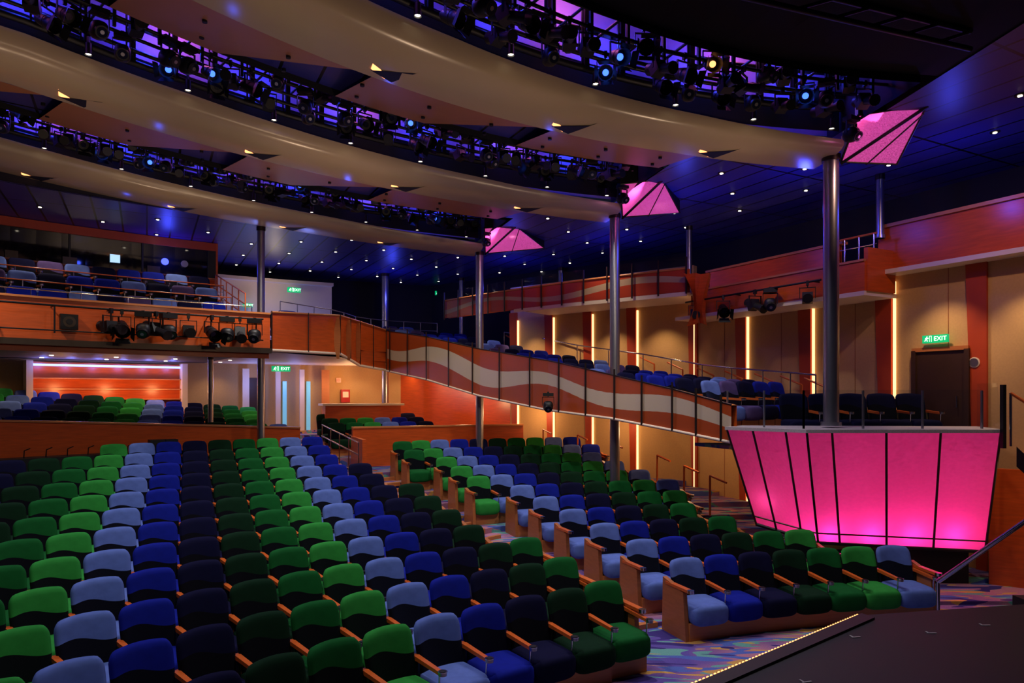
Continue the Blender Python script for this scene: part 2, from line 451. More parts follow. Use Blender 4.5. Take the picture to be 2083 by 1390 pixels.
SLOTS = [(12.1, 13.84, -7.2, -6.9), (15.95, 17.94, -14.9, -14.6), (20.4, 22.54, -19.9, -19.6)]
def make_fix(lens, tilt, kind):
    s = MB(); t = tilt
    d = Vector((0, -math.cos(t), -math.sin(t))); c = Vector((0, 0, -.30))
    s.box((0, 0, -.01), (.05, .07, .09), BLACK); s.cyl((0, 0, -.05), (0, 0, -.1), .012, BLACK, 6)
    for sx in (-.14, .14): s.box((sx, 0, -.2), (.012, .035, .22), BLACK)
    s.box((0, 0, -.1), (.29, .035, .012), BLACK)
    if kind == 0:
        s.cyl(c - d * .2, c - d * .14, .05, BLACK, 10, .09); s.cyl(c - d * .14, c + d * .02, .09, BLACK, 12, .11)
        s.cyl(c + d * .02, c + d * .17, .105, BLACK, 12, .125, cap=False)
        s.cyl(c + d * .04, c + d * .06, .05, lens, 14)
        u = Vector((1, 0, 0)); w = d.cross(u)
        for sg in (-1, 1):
            a = c + d * .17 + w * sg * .12; b = a + (d + w * sg * .5).normalized() * .12
            s.add([a - u * .1, a + u * .1, b + u * .13, b - u * .13], [(0, 1, 2, 3)], BLACK)
            a = c + d * .17 + u * sg * .12; b = a + (d + u * sg * .5).normalized() * .12
            s.add([a - w * .1, a + w * .1, b + w * .13, b - w * .13], [(0, 1, 2, 3)], BLACK)
    elif kind == 1:
        s.cyl(c - d * .28, c - d * .02, .095, BLACK, 10); s.box(c - d * .05, (.19, .19, .19), BLACK, 0, -t)
        s.cyl(c, c + d * .30, .065, BLACK, 10, .075); s.cyl(c + d * .28, c + d * .285, .058, lens, 12)
        s.cyl(c + d * .3, c + d * .33, .095, BLACK, 10)
    else:
        s.box((0, 0, -.04), (.26, .18, .08), BLACK); s.sell(c + Vector((0, 0, -.02)), (.125, .15, .13), .75, BLACK, 14, 8)
        s.cyl(c + d * .09, c + d * .18, .095, BLACK, 14); s.cyl(c + d * .18, c + d * .185, .075, lens, 14)
        s.cyl(c + d * .182, c + d * .19, .03, STEEL, 10)
    return s.mesh('stage_light')
FIX = [make_fix(LENS, .5, 0), make_fix(LENS, .35, 1), make_fix(LENS, .6, 2), make_fix(LAMPB, .45, 0), make_fix(LENS, .15, 1), make_fix(LAMPW, .5, 0)]
dn = MB()
dn.cyl((0, 0, .16), (0, 0, 0), .038, BLACK, 10, .046, cap=False); dn.cyl((0, 0, .02), (0, 0, .012), .034, LAMP, 12); dn.box((0, 0, .2), (.03, .03, .1), BLACK)
dn.cyl((0, 0, .15), (0, 0, .16), .038, BLACK, 10)
DN = dn.mesh('catwalk_downlight')

def spot(loc, tgt, e, col, ang=70, r=.06, blend=.7, name='spot_lamp'):
    l = bpy.data.lights.new(name, 'SPOT'); l.energy = e; l.color = col[:3]; l.spot_size = rad(ang); l.spot_blend = blend; l.shadow_soft_size = r
    o = bpy.data.objects.new(name, l); o.location = loc
    o.rotation_euler = (Vector(tgt) - Vector(loc)).to_track_quat('-Z', 'Y').to_euler(); sc.collection.objects.link(o)
def point(loc, e, col, r=.08, name='point_lamp'):
    l = bpy.data.lights.new(name, 'POINT'); l.energy = e; l.color = col[:3]; l.shadow_soft_size = r
    o = bpy.data.objects.new(name, l); o.location = loc; sc.collection.objects.link(o)

for si, (ra, rb, te, _) in enumerate(SLOTS):
    mb = MB(); aa = frange(-76, te, 60)
    mb.grid([[P3(rb + .35, t, 7.2 + DZ(t)) for t in aa], [P3(rb + .35, t, 9.3) for t in aa]], BLUEIN, False)
    mb.grid([[P3(ra, t, 7.12 + DZ(t)) for t in aa], [P3(ra, t, 9.3) for t in aa]], BLACKM, False)
    mb.grid([[P3(ra, t, 9.3) for t in aa], [P3(rb + .35, t, 9.3) for t in aa]], BLACKM, False)
    mb.grid([[P3(ra, te, 7.12), P3(rb + .35, te, 7.12)], [P3(ra, te, 9.3), P3(rb + .35, te, 9.3)]], NAVYW, False)
    # catwalk kick board above the rib lip
    mb.grid([[P3(rb + .02, t, 7.15 + DZ(t)) for t in aa], [P3(rb + .02, t, 7.6 + DZ(t)) for t in aa]], BLACKM, False)
    mb.obj('catwalk_slot_lining')
    mb = MB()
    Rp = ra + .65; Rq2 = ra + 1.3
    for Rq, z, r in ((Rp, 7.6, .026), (Rp, 7.38, .022), (Rq2, 7.52, .024), (rb - .12, 7.62, .03), (rb - .05, 8.0, .03), (rb - .08, 7.46, .05)):
        mb.tube([P3(Rq, t, z + DZ(t)) for t in aa], r, BLACK)
    step = 62 / (ra + rb)
    t = te - 1
    while t > -74:
        d_ = DZ(t)
        mb.box(P3(rb - .1, t, 7.9 + d_), (.07, .06, .9), BLACK, -rad(t)); mb.box(P3(rb - .1, t - .25, 7.9 + d_), (.02, .03, .9), BLACK, -rad(t))
        mb.box(P3(Rp, t, 7.5 + d_), (.04, .04, .5), BLACK, -rad(t))
        mb.tube([P3(Rp, t, 7.7 + d_), P3(rb, t, 7.75 + d_)], .02, BLACK)
        t -= step * 1.0
    mb.obj('catwalk_truss')
    k = 0
    for Rr, zz, lo_, hi_ in ((Rp, 7.38, .42, .85), (Rq2, 7.52, .8, 1.6)):
        t = te - 1.5 if Rr == Rp else te - 2.2
        while t > -70:
            x, y = pol(Rr, t)
            if y > 1 and x / y > -1.1:
                f = random.choice([0, 0, 1, 1, 2, 2, 4])
                if k % 9 == 3: f = 3
                if si == 0 and k == 8: f = 5
                inst(FIX[f], 'stage_light', (x, y, zz + DZ(t) + (random.choice([0, 0, .22]) if Rr == Rp else 0)), face_rz(t) + random.uniform(-.6, .6), .82)
            t -= step * random.uniform(lo_, hi_); k += 1
    t = te - 1.0
    while t > -66:
        x, y = pol(rb - .16, t)
        if y > 1 and x / y > -1: inst(DN, 'catwalk_downlight', (x, y, 7.10 + DZ(t) + .2 * clamp((te - t) / 26, 0, 1)), 0)
        t -= 75 / rb
    for t in frange(te - 3, -62, 9 if si else 8):
        point(P3(rb - .05, t, 8.0 + DZ(t)), 42, (.03, .06, 1), .1, 'blue_work_lamp')
    for t in frange(te - 7, -60, 4):
        point(P3(rb - .1, t, 8.4 + DZ(t)), 28, (.85, .16, .55), .1, 'magenta_work_lamp')

# navy ceiling
mb = MB()
def ring(ra, rb, t0, t1, z, m, n=30):
    g = z if callable(z) else (lambda t: z)
    aa = frange(t0, t1, n); mb.grid([[P3(ra, t, g(t)) for t in aa], [P3(rb, t, g(t)) for t in aa]], m, False, flip=True)
ring(23.35, 36, -80, 30, 7.2, NAVYC)
ring(18.8, 23.36, -19.4, 30, 7.2, NAVYC); ring(18.8, 20.4, -20.6, -19.4, 7.2, NAVYC, 4)
ring(14.65, 18.81, -14.4, 50, 7.2, NAVYC); ring(14.65, 15.95, -15.3, -14.4, 7.2, NAVYC, 4)
ring(8, 14.66, -6.0, 70, 7.2, NAVYC)
ring(13.4, 14.66, -6.7, -6.0, 7.2, NAVYC, 2)
aa = frange(-80, -20, 40)
mb.grid([[P3(23.38, t, 7.19) for t in aa], [P3(23.38, t, 7.5 + DZ(t)) for t in aa]], NAVYW, False)
mb.obj('ceiling')
mb = MB()
ring(.5, 12.1, -80, -6.0, lambda t: 7.22 + DZ(t), BLACKM)
mb.grid([[P3(8, -6, 7.2), P3(14.2, -6, 7.2)], [P3(8, -6, 7.5), P3(14.2, -6, 7.5)]], BLACKM, False)
mb.tube([(1.5, 6.5, 7.0), (5.2, 7.8, 7.0)], .03, BLACK); mb.tube([(1.5, 6.5, 7.2), (5.2, 7.8, 7.2)], .03, BLACK)
for i in range(8):
    a = i / 8; b = (i + 1) / 8
    mb.tube([(lerp(1.5, 5.2, a), lerp(6.5, 7.8, a), 7.0), (lerp(1.5, 5.2, b), lerp(6.5, 7.8, b), 7.2)], .02, BLACK)
mb.obj('ceiling_stage_grid')

mb = MB()
wd = (-.47, .883); wn = (-.883, -.47)
def insec(x, y):
    dx, dy = x - CX, y - CY; R = math.hypot(dx, dy); t = math.degrees(math.atan2(dx, dy))
    if y < 5: return False
    return R > 24 or (R > 19 and t > -18.5) or (R > 15 and t > -13.5) or (t > -4.5 and R > 8.5)
for a in range(-9, 16):
    for b in range(0, 15):
        s_ = a * 1.75 + (b % 2) * .85; o = .7 + b * 1.15
        x = 4.9 + wd[0] * s_ + wn[0] * o; y = 17.3 + wd[1] * s_ + wn[1] * o
        if insec(x, y):
            mb.cyl((x, y, 7.185), (x, y, 7.2), .07, DSTEEL, 12)
            mb.cyl((x, y, 7.178), (x, y, 7.186), .031, LAMP, 10)
mb.obj('ceiling_downlights')

# ------------------------------------------------------------------ columns
def column(x, y, z0, z1, r=.115):
    s = MB(); s.cyl((x, y, z0), (x, y, z1), r, STEEL, 24)
    s.cyl((x, y, z0), (x, y, z0 + .06), r * 1.3, STEEL, 24); s.cyl((x, y, z1 - .1), (x, y, z1), r * 1.2, DSTEEL, 24)
    s.obj('steel_column')
column(5.1, 11.0, 2.58, 6.9, .12); column(COLB[0], COLB[1], .3, 6.9, .105); column(-.87, 18.5, 1.1, 6.9, .105)
column(-6.2, 17.0, 1.5, 7.2, .09); column(-4.35, 23.6, 1.4, 7.2, .12)
column(6.9, 12.9, 6.0, 7.2, .07); column(4.35, 16.9, 5.9, 7.2, .07); column(1.6, 22.5, 5.2, 7.2, .09); column(-1.8, 24.5, 5.0, 7.2, .09)
column(-8.1, 18.5, 1.5, 4.1, .07)

# ------------------------------------------------------------------ balcony
def Rin(t):
    pts = [(-90, 22.9), (-32.9, 22.9), (-27.9, 24.3), (-25.9, 25.7), (-23.8, 26.3), (-10, 27.2)]
    for (a, ra), (b, rb) in zip(pts[:-1], pts[1:]):
        if a <= t <= b: return lerp(ra, rb, (t - a) / (b - a))
    return 27.2
BROWS = ((23.7, 4.36), (24.55, 4.8), (25.4, 5.2))
mb = MB()
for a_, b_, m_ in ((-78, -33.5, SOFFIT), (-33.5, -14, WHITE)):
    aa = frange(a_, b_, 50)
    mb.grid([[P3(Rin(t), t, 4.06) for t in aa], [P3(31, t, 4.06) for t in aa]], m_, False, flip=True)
for i, (ra, rb, z) in enumerate(((22.95, 24.0, 4.36), (24.0, 24.85, 4.8), (24.85, 26.6, 5.2))):
    cc = frange(-78, -33, 40)
    mb.grid([[P3(ra, t, z) for t in cc], [P3(rb, t, z) for t in cc]], CARPET, False, flip=True)
    mb.grid([[P3(ra, t, z - .45) for t in cc], [P3(ra, t, z) for t in cc]], WOOD, False)
cc = frange(-33, -14, 20)
mb.grid([[P3(Rin(t) + .02, t, 4.35) for t in cc], [P3(31, t, 4.35) for t in cc]], CARPET, False, flip=True)
mb.obj('floor_balcony')
mb = MB()
for t in range(-60, -30, 3):
    for R in (25, 27.5, 29): mb.cyl(P3(R, t, 4.045), P3(R, t, 4.055), .05, LAMP, 10)
mb.obj('under_balcony_downlights')
mb = MB()
arcwall(mb, 22.85, -78, -33, 4.14, 4.93, .1, WOOD, 50)
arcwall(mb, 22.7, -78, -33, 4.02, 4.14, .35, DSTEEL, 50)
arcwall(mb, 22.8, -78, -33, 4.93, 4.97, .2, WOODL, 50)
mb.tube([P3(22.9, t, 5.10) for t in frange(-78, -34, 40)], .013, CHROME)
for t in frange(-76, -34, 20): mb.tube([P3(22.9, t, 4.95), P3(22.9, t, 5.10)], .01, CHROME)
CP = [(-5.62, 16.08, 4.97, 4.1), (-4.6, 18.4, 5.15, 4.15), (-4.42, 20.0, 5.15, 3.9), (-3.85, 21.0, 5.0, 3.8)]
for a, b in zip(CP[:-1], CP[1:]):
    mb.grid([[(a[0], a[1], a[3]), (b[0], b[1], b[3])], [(a[0], a[1], a[2]), (b[0], b[1], b[2])]], WOOD, False)
    for k in frange(0, 1, 2):
        mb.tube([(lerp(a[0], b[0], k) + .02, lerp(a[1], b[1], k) - .03, lerp(a[3], b[3], k)), (lerp(a[0], b[0], k) + .02, lerp(a[1], b[1], k) - .03, lerp(a[2], b[2], k) + .05)], .013, DSTEEL)
    mb.tube([(a[0], a[1], a[2] + .02), (b[0], b[1], b[2] + .02)], .03, WOODL)
    mb.tube([(a[0], a[1], a[3]), (b[0], b[1], b[3])], .04, WHITE)
mb.obj('balcony_front')
for (x, y) in ((-4.62, 18.3), (-4.5, 19.0), (-4.42, 19.8)):
    s = MB(); rows = []
    for k in range(9):
        v = k / 8; w = .06 + .08 * math.sin(v * 3.1)
        rows.append([(x + .05 - w, y - .12, 4.0 + v * 1.1), (x + .05 + w * .4, y - .18, 4.0 + v * 1.1)])
    s.grid(rows, WOODL); s.obj('corner_fin')

for j, (R, z) in enumerate(BROWS):
    for n in range(-30, 0):
        th = -35.5 + math.degrees((n + 1) * .53 / R)
        if th > -70: seat(R, th, z, [2, 3, 6, 1, 2, 1, 3][(n * 3 + j) % 7])
for j in range(2):
    for n in range(9):
        th = -31 + n * 1.15; seat(Rin(th) + 1.0 + j * .95, th, 4.35 + j * .02, [2, 3, 6, 1, 3][(n + j) % 5])
mb = MB()
for j, (R, z) in enumerate(((23.2, 4.36), (24.05, 4.8), (24.9, 5.2))):
    if j: mb.tube([P3(R, t, z + .62) for t in frange(-76, -34.5, 30)], .014, ARM)
    mb.tube([P3(R, t, z + .45) for t in frange(-76, -34.5, 30)], .009, STEEL)
    for t in frange(-74, -34.5, 16): mb.tube([P3(R, t, z), P3(R, t, z + .62)], .011, STEEL)
x0, y0 = pol(23.0, -34.3); x1, y1 = pol(26.3, -34.3)
for dz in (.6, .85, 1.1): mb.tube([(x0, y0, 4.3 + dz), (x1, y1, 5.2 + dz)], .016, ARM)
for k in frange(0, 1, 5): mb.tube([(lerp(x0, x1, k), lerp(y0, y1, k), 4.3 + k * .9), (lerp(x0, x1, k), lerp(y0, y1, k), 5.4 + k * .9)], .014, ARM)
for dz in (.45, .75, 1.0):
    mb.tube([P3(Rin(t) + .4, t, 4.35 + dz) for t in frange(-32, -20, 10)], .012, STEEL)
for t in frange(-32, -20, 10): mb.tube([P3(Rin(t) + .4, t, 4.35), P3(Rin(t) + .4, t, 5.35)], .012, STEEL)
mb.obj('balcony_handrail')
mb = MB(); mb.tube([P3(22.5, t, 4.78) for t in frange(-70, -33.6, 30)], .022, BLACK); mb.tube([P3(22.5, t, 4.3) for t in frange(-70, -33.6, 30)], .015, BLACK)
for t in frange(-68, -34, 14): mb.tube([P3(22.5, t, 4.25), P3(22.5, t, 4.8)], .015, BLACK); mb.tube([P3(22.5, t, 4.78), P3(22.85, t, 4.78)], .012, BLACK)
mb.obj('balcony_lighting_bar')
for k, (t, f) in enumerate(((-48.2, 2), (-46.6, 0), (-41.3, 4), (-40.8, 0), (-39.8, 2), (-39.2, 1), (-38.6, 2), (-37.6, 4), (-36.4, 0), (-35.6, 2), (-34.9, 1), (-34.1, 2), (-52, 0), (-55, 1))):
    inst(FIX[f], 'stage_light', P3(22.48, t, 4.76), face_rz(t) + random.uniform(-.5, .5), 1.15)
s = MB(); s.box((0, 0, 0), (.3, .12, .3), BLACK); s.cyl((0, -.065, 0), (0, -.06, 0), .11, DSTEEL, 16); s.cyl((0, -.07, 0), (0, -.06, 0), .06, BLACK, 16)
s.obj('loudspeaker', P3(22.76, -43.0, 4.5), face_rz(-43.0))

# control booth
mb = MB()
arcwall(mb, 26.5, -78, -34.2, 5.2, 6.2, .1, WOOD, 40)
arcwall(mb, 26.5, -78, -34.2, 6.98, 7.19, .12, ORW, 40)
arcwall(mb, 26.55, -78, -34.2, 6.2, 6.98, .03, BGLASS, 40)
arcwall(mb, 26.4, -78, -34.2, 6.18, 6.22, .2, WOODL, 40)
arcwall(mb, 26.5, -34.6, -34.2, 5.2, 7.19, .12, BLACK, 2)
for t in frange(-76, -34.6, 12): mb.box(P3(26.53, t, 6.59), (.04, .05, .78), BLACK, -rad(t))
x0, y0 = pol(26.5, -34.2); x1, y1 = pol(29.2, -34.2); mb.wall((x0, y0), (x1, y1), 4.36, 7.19, .1, WOOD)
mb.box(P3(26.51, -39.4, 6.5), (.22, .02, .2), SCREEN, rad(39.4)); mb.cyl(P3(26.49, -35.9, 6.55), P3(26.52, -35.9, 6.55), .09, STEEL, 14)
for t, w in ((-47, .35), (-44, .25), (-41.5, .3), (-37.5, .3)): mb.box(P3(26.5, t, 6.32), (w, .03, .18), DSTEEL, -rad(t))
mb.obj('control_booth')

# rear walls
mb = MB()
arcwall(mb, 30.2, -80, -14, 0.9, 4.06, .2, FABRIC, 50); mb.obj('wall_back')
mb = MB(); arcwall(mb, 31, -80, -8, 4.0, 7.3, .2, NAVYW, 50); mb.obj('wall_back_upper')
mb = MB()
arcwall(mb, 29.95, -42.3, -34.9, 1.6, 3.98, .1, WOOD, 14)
arcwall(mb, 29.8, -42.3, -34.9, 3.86, 3.92, .06, COVE, 14)
for z in (2.9, 3.2, 3.5): arcwall(mb, 29.7, -42.3, -34.9, z, z + .03, .25, WOODL, 14)
arcwall(mb, 29.6, -42.3, -34.9, 1.6, 2.75, .12, ORW, 14)
for t in (-42.4, -34.8): arcwall(mb, 29.5, t - .15, t + .15, 1.6, 4.0, .6, WHITE, 2)
mb.obj('bar_niche')
for t in frange(-41.8, -35.5, 5): point(P3(29.4, t, 3.88), 9, (.15, .22, 1), .05, 'cove_lamp')
for t in (-41, -38.6, -36.2): point(P3(29.2, t, 3.2), 20, (1, .48, .18), .1, 'bar_lamp')
mb = MB()
for a, b, m in ((-31.4, -31.0, WHITE), (-29.4, -29.1, WHITE), (-27.9, -27.6, WHITE), (-26.5, -26.0, WOODL)): arcwall(mb, 29.9, a, b, 1.3, 3.9, .1, m, 2)
arcwall(mb, 30.1, -28.9, -28.65, 1.6, 3.5, .04, FROST, 2); arcwall(mb, 30.1, -27.4, -27.15, 1.6, 3.5, .04, FROST, 2)
arcwall(mb, 30.12, -31, -30, 1.3, 3.6, .04, DOORM, 2)
mb.obj('door_1')
mb = MB(); arcwall(mb, 29.5, -36, -26, 4.4, 6.75, .1, WHITE, 10)
arcwall(mb, 29.2, -36, -26, 6.7, 6.8, .5, WHITE, 10); mb.obj('wall_balcony_lobby')
for t in (-34, -31, -28): point(P3(28.9, t, 4.9), 24, (.16, .25, 1), .1, 'blue_cove_lamp')
point(P3(28.5, -30, 6.2), 12, (1, .8, .6), .1, 'lobby_lamp')
for t in (-31, -28.5): point(P3(29.2, t, 3.4), 22, (.22, .3, 1), .1, 'door_blue_lamp')
mb = MB()
arcwall(mb, 27.6, -27.2, -22.2, 1.4, 2.7, .5, WOOD, 8); arcwall(mb, 27.5, -27.4, -22.0, 2.7, 2.77, .7, WHITE, 8)
mb.obj('service_counter')
s = MB(); s.box((0, 0, 0), (.3, .12, .45), RED); s.box((0, -.065, .05), (.2, .01, .2), WHITE); s.obj('fire_cabinet', P3(30.05, -24.9, 3.0), face_rz(-24.9))
s = MB(); s.cyl((0, -.02, 0), (0, .05, 0), .05, REDL, 12); s.box((0, .06, 0), (.16, .04, .16), WHITE); s.obj('alarm_lamp', P3(30.1, -25.3, 3.55), face_rz(-25.3))

# exit signs : running figure, door, arrow and lettering
def exit_sign(loc, rz, w=.5, h=.18):
    s = MB(); s.box((0, 0, 0), (w, .05, h), EXITG); u = h / 4.0; x0 = -w / 2 + h * .55; y = -.028
    def poly(pts): s.add([(x0 + a * u, y, b * u) for a, b in pts], [tuple(range(len(pts)))], EXITW)
    def limb(a, b, t=.28):
        dx, dz = b[0] - a[0], b[1] - a[1]; L = math.hypot(dx, dz); nx_, nz_ = -dz / L * t / 2, dx / L * t / 2
        poly([(a[0] + nx_, a[1] + nz_), (b[0] + nx_, b[1] + nz_), (b[0] - nx_, b[1] - nz_), (a[0] - nx_, a[1] - nz_)])
    poly([(.25 * math.cos(k * .785) + .25, .25 * math.sin(k * .785) + 1.2) for k in range(8)])      # head
    limb((.15, .85), (-.15, -.15), .5); limb((.1, .7), (-.6, .35)); limb((-.6, .35), (-.75, -.05)); limb((.2, .65), (.75, .3)); limb((.75, .3), (1.0, .6))
    limb((-.15, -.15), (.45, -.55)); limb((.45, -.55), (.3, -1.3)); limb((-.15, -.15), (-.55, -.8)); limb((-.55, -.8), (-1.2, -.85))
    limb((1.5, -1.4), (1.5, 1.5), .2); limb((1.5, 1.5), (2.5, 1.5), .2); limb((2.5, 1.5), (2.5, -1.4), .2)
    o = s.obj('exit_sign', loc, rz)
    c = bpy.data.curves.new('lettering', 'FONT'); c.body = 'EXIT'; c.size = h * .78; c.extrude = .001; c.align_x = 'CENTER'; c.align_y = 'CENTER'
    c.materials.append(EXITW)
    t = bpy.data.objects.new('lettering', c); sc.collection.objects.link(t); t.parent = o
    t.location = (w * .22, y - .002, 0); t.rotation_euler = (math.pi / 2, 0, 0)
exit_sign(P3(29.0, -28.6, 6.45), rad(28), .42, .16); exit_sign(P3(29.3, -31.3, 5.9), rad(31), .3, .12)
exit_sign(P3(30.8, -18.0, 6.9), rad(18), .42, .15)
exit_sign(P3(28.0, -29.8, 3.85), rad(30), .55, .17)

# ------------------------------------------------------------------ gallery
G = [(3.6, 11.3, 2.90, 2.30), (2.95, 12.4, 3.15, 2.43), (2.0, 14.0, 3.47, 2.60), (.83, 15.8, 3.84, 2.72), (-.84, 17.9, 4.24, 3.04), (-2.4, 19.4, 4.68, 3.49), (-3.85, 21.0, 5.0, 3.8)]
def gpt(u):
    u = clamp(u, 0, 5.999); i = int(u); f = u - i; return [lerp(a, b, f) for a, b in zip(G[i], G[i + 1])]
mb = MB(); n = 48; r0, r1, u0, u1 = [], [], [], []; L = 0; pp = None
for i in range(n + 1):
    p = gpt(6 * i / n)
    if pp: L += math.hypot(p[0] - pp[0], p[1] - pp[1])
    pp = p; r0.append((p[0], p[1], p[3])); r1.append((p[0], p[1], p[2])); u0.append((L, 0)); u1.append((L, 1))
mb.grid([r0, r1], WAVE1, False, uv=[u0, u1], flip=True)
nx = (.12, .09)
mb.grid([[(x + nx[0], y + nx[1], z) for x, y, z in r0], [(x + nx[0], y + nx[1], z) for x, y, z in r1]], WOOD, False)
mb.grid([r1, [(x + nx[0], y + nx[1], z) for x, y, z in r1]], WOODL, False)
mb.grid([r0, [(x + nx[0], y + nx[1], z) for x, y, z in r0]], WHITE, False, flip=True)
mb.tube([(x - .01, y - .01, z - .01) for x, y, z in r0], .028, WHITE)
mb.tube([(x, y, z + .01) for x, y, z in r1], .014, DSTEEL)
mb.obj('gallery_fascia')
mb = MB()
for k in range(14):
    p = gpt(.15 + k * .44)
    mb.box((p[0] - .03, p[1] - .02, (p[2] + p[3]) / 2 + .06), (.018, .035, p[2] - p[3] + .16), DSTEEL, rad(45))
mb.obj('gallery_fascia_post')
gn = (.777, .63); gd = (-.63, .777)
mb = MB(); GR = []
for k in range(13):
    u = .25 + k * .46
    p = gpt(u); p2 = gpt(u + .46)
    zfl = max(p[2] - .78, p[3] + .08)
    W = 3.9 if k < 9 else 3.2
    q = [(p[0] + .1, p[1] + .1), (p[0] + gn[0] * W, p[1] + gn[1] * W), (p2[0] + gn[0] * W, p2[1] + gn[1] * W), (p2[0] + .1, p2[1] + .1)]
    mb.prism(q, zfl - .06, zfl, CARPET); GR.append((p, p2, zfl))
mb.obj('floor_gallery')
for k, (p, p2, z) in enumerate(GR):
    cx, cy = lerp(p[0], p2[0], .6), lerp(p[1], p2[1], .6)
    for s_ in range(5):
        o = .55 + s_ * .55
        x, y = cx + gn[0] * o, cy + gn[1] * o
        if min(math.hypot(x - a, y - b) for a, b in ((2.18, 14.6), (-.87, 18.5), (5.1, 11))) < .4: continue
        inst(SEATS[[1, 2, 3, 6, 2, 3, 3, 2][(k * 2 + s_ * 3) % 8]], 'theatre_seat', (x, y, z), math.atan2(gd[1], gd[0]) - math.pi / 2)
mb = MB(); pts = []
for k, (p, p2, z) in enumerate(GR[:12]):
    x, y = p[0] + gn[0] * 3.35, p[1] + gn[1] * 3.35
    pts.append((x, y, z + 1.05)); mb.cyl((x, y, z), (x, y, z + 1.05), .016, CHROME)
    x, y = p[0] + gn[0] * 3.8, p[1] + gn[1] * 3.8
    mb.tube([(x, y, z), (x, y, z + .8), (x - .3, y + .38, z + 1.0)], .022, ARM)
mb.tube(pts, .022, CHROME); mb.obj('gallery_handrail')
inst(FIX[2], 'stage_light', (.80, 15.25, 3.1), 0, .9)

# ------------------------------------------------------------------ right wall
def wp(t, o=0): return (4.9 + .47 * t - .883 * o, 17.3 - .883 * t - .47 * o)
S2d = (-.775, .631); S2n = (-.631, -.775)
def sp2(s_, o=0): return (4.6 + S2d[0] * s_ + S2n[0] * o, 17.8 + S2d[1] * s_ + S2n[1] * o)
mb = MB()
mb.wall(wp(-.65, -.1), wp(16, -.1), -.1, 5.4, .2, FABRIC)
mb.wall(sp2(-.1, -.1), sp2(6.0, -.1), 0, 6.4, .2, FABRIC)
mb.obj('wall_right')
mb = MB()
mb.wall(sp2(5.9, -.1), (-4.5, 25.6), 1.0, 4.3, .2, WOOD); mb.obj('wall_right_rear')
mb = MB(); mb.wall(wp(-3, -1.6), wp(16, -1.6), 4.8, 7.3, .2, NAVYW); mb.wall(sp2(0, -2.2), (-4.5, 27.5), 4.3, 7.3, .2, NAVYW); mb.obj('wall_right_upper')
def wedge(mb, f, t, w0, w1, z0, z1, m, o=.03):
    vs = []
    for oo in (0, o):
        for (tt, z) in ((t - w0, z0), (t, z0), (t, z1), (t - w1, z1)):
            x, y = f(tt, oo); vs.append((x, y, z))
    mb.add(vs, [(4, 5, 6, 7), (3, 2, 1, 0), (0, 1, 5, 4), (1, 2, 6, 5), (2, 3, 7, 6), (3, 0, 4, 7)], m)
mb = MB()
for t in (6.6, 4.93, 3.15, 1.36, -.25):
    wedge(mb, wp, t - .06, .16, .34, 0, 5.35, ORW, .05)
for s_ in (1.5, 2.93, 4.3, 5.66):
    wedge(mb, lambda a, o: sp2(-a, o), -s_ - .05, .14, .3, 0, 5.6, ORW, .05)
mb.obj('trim_pilaster')
mb = MB()
for t in (4.93, 3.15, 1.36, -.4):
    wedge(mb, wp, t + .01, .026, .026, 0.3, 5.2, STRIP, .06)
for s_ in (1.5, 2.93, 4.3, 5.66):
    wedge(mb, lambda a, o: sp2(-a, o), -s_ + .01, .03, .03, 0.3, 5.35, STRIP, .06)
mb.obj('trim_light_strip')
mb = MB()
for t in (5.9, 4.1, 2.3, .6):
    wedge(mb, wp, t, .012, .012, 0, 5.35, BROWN, .008)
mb.obj('trim_panel_joint')
mb = MB()
a, b = wp(4.7, .12), wp(16, .12)
mb.wall(a, b, 5.38, 6.2, .12, WOOD); mb.wall(wp(4.7, .14), wp(16, .14), 6.2, 6.26, .2, WOODL)
mb.wall(wp(4.7, .2), wp(16, .2), 5.3, 5.38, .42, WHITE)
mb.wall(wp(4.7, .05), wp(4.7, -1.5), 5.38, 6.2, .1, WOOD)
mb.obj('upper_parapet')
mb = MB()
q = [wp(-.1, .95), wp(4.95, .95), wp(4.95, 0), wp(-.1, 0)]
mb.prism(q, 4.88, 4.96, WHITE)
mb.wall(wp(.45, .9), wp(4.95, .9), 4.96, 5.5, .08, WOOD)
mb.wall(wp(4.95, .9), wp(4.95, .1), 4.96, 5.75, .08, WOOD)
mb.wall(wp(.6, .45), wp(4.1, .45), 5.4, 6.0, .08, WOOD); mb.wall(wp(.5, .45), wp(4.2, .45), 6.0, 6.05, .16, WOODL)
mb.wall(wp(.45, .9), wp(4.95, .9), 5.5, 5.54, .14, WOODL)
mb.tube([wp(.5, 1.15) + (5.25,), wp(4.2, 1.15) + (5.25,)], .022, BLACK)
for t in (.9, 2, 3, 4): mb.tube([wp(t, 1.15) + (5.25,), wp(t, .9) + (5.25,)], .015, BLACK)
for t in (4.3, 4.6, 4.9): mb.tube([wp(t, .6) + (5.6,), wp(t, .6) + (6.05,)], .015, CHROME)
mb.tube([wp(4.2, .6) + (6.05,), wp(4.95, .6) + (6.05,)], .02, ARM); mb.tube([wp(4.2, .6) + (5.85,), wp(4.95, .6) + (5.85,)], .012, CHROME)
mb.obj('technical_platform')
for t, f in ((.8, 4), (1.7, 0), (2.6, 1), (3.0, 2), (3.9, 4)):
    inst(FIX[f], 'stage_light', wp(t, 1.15) + (5.24,), random.uniform(-.4, .3))
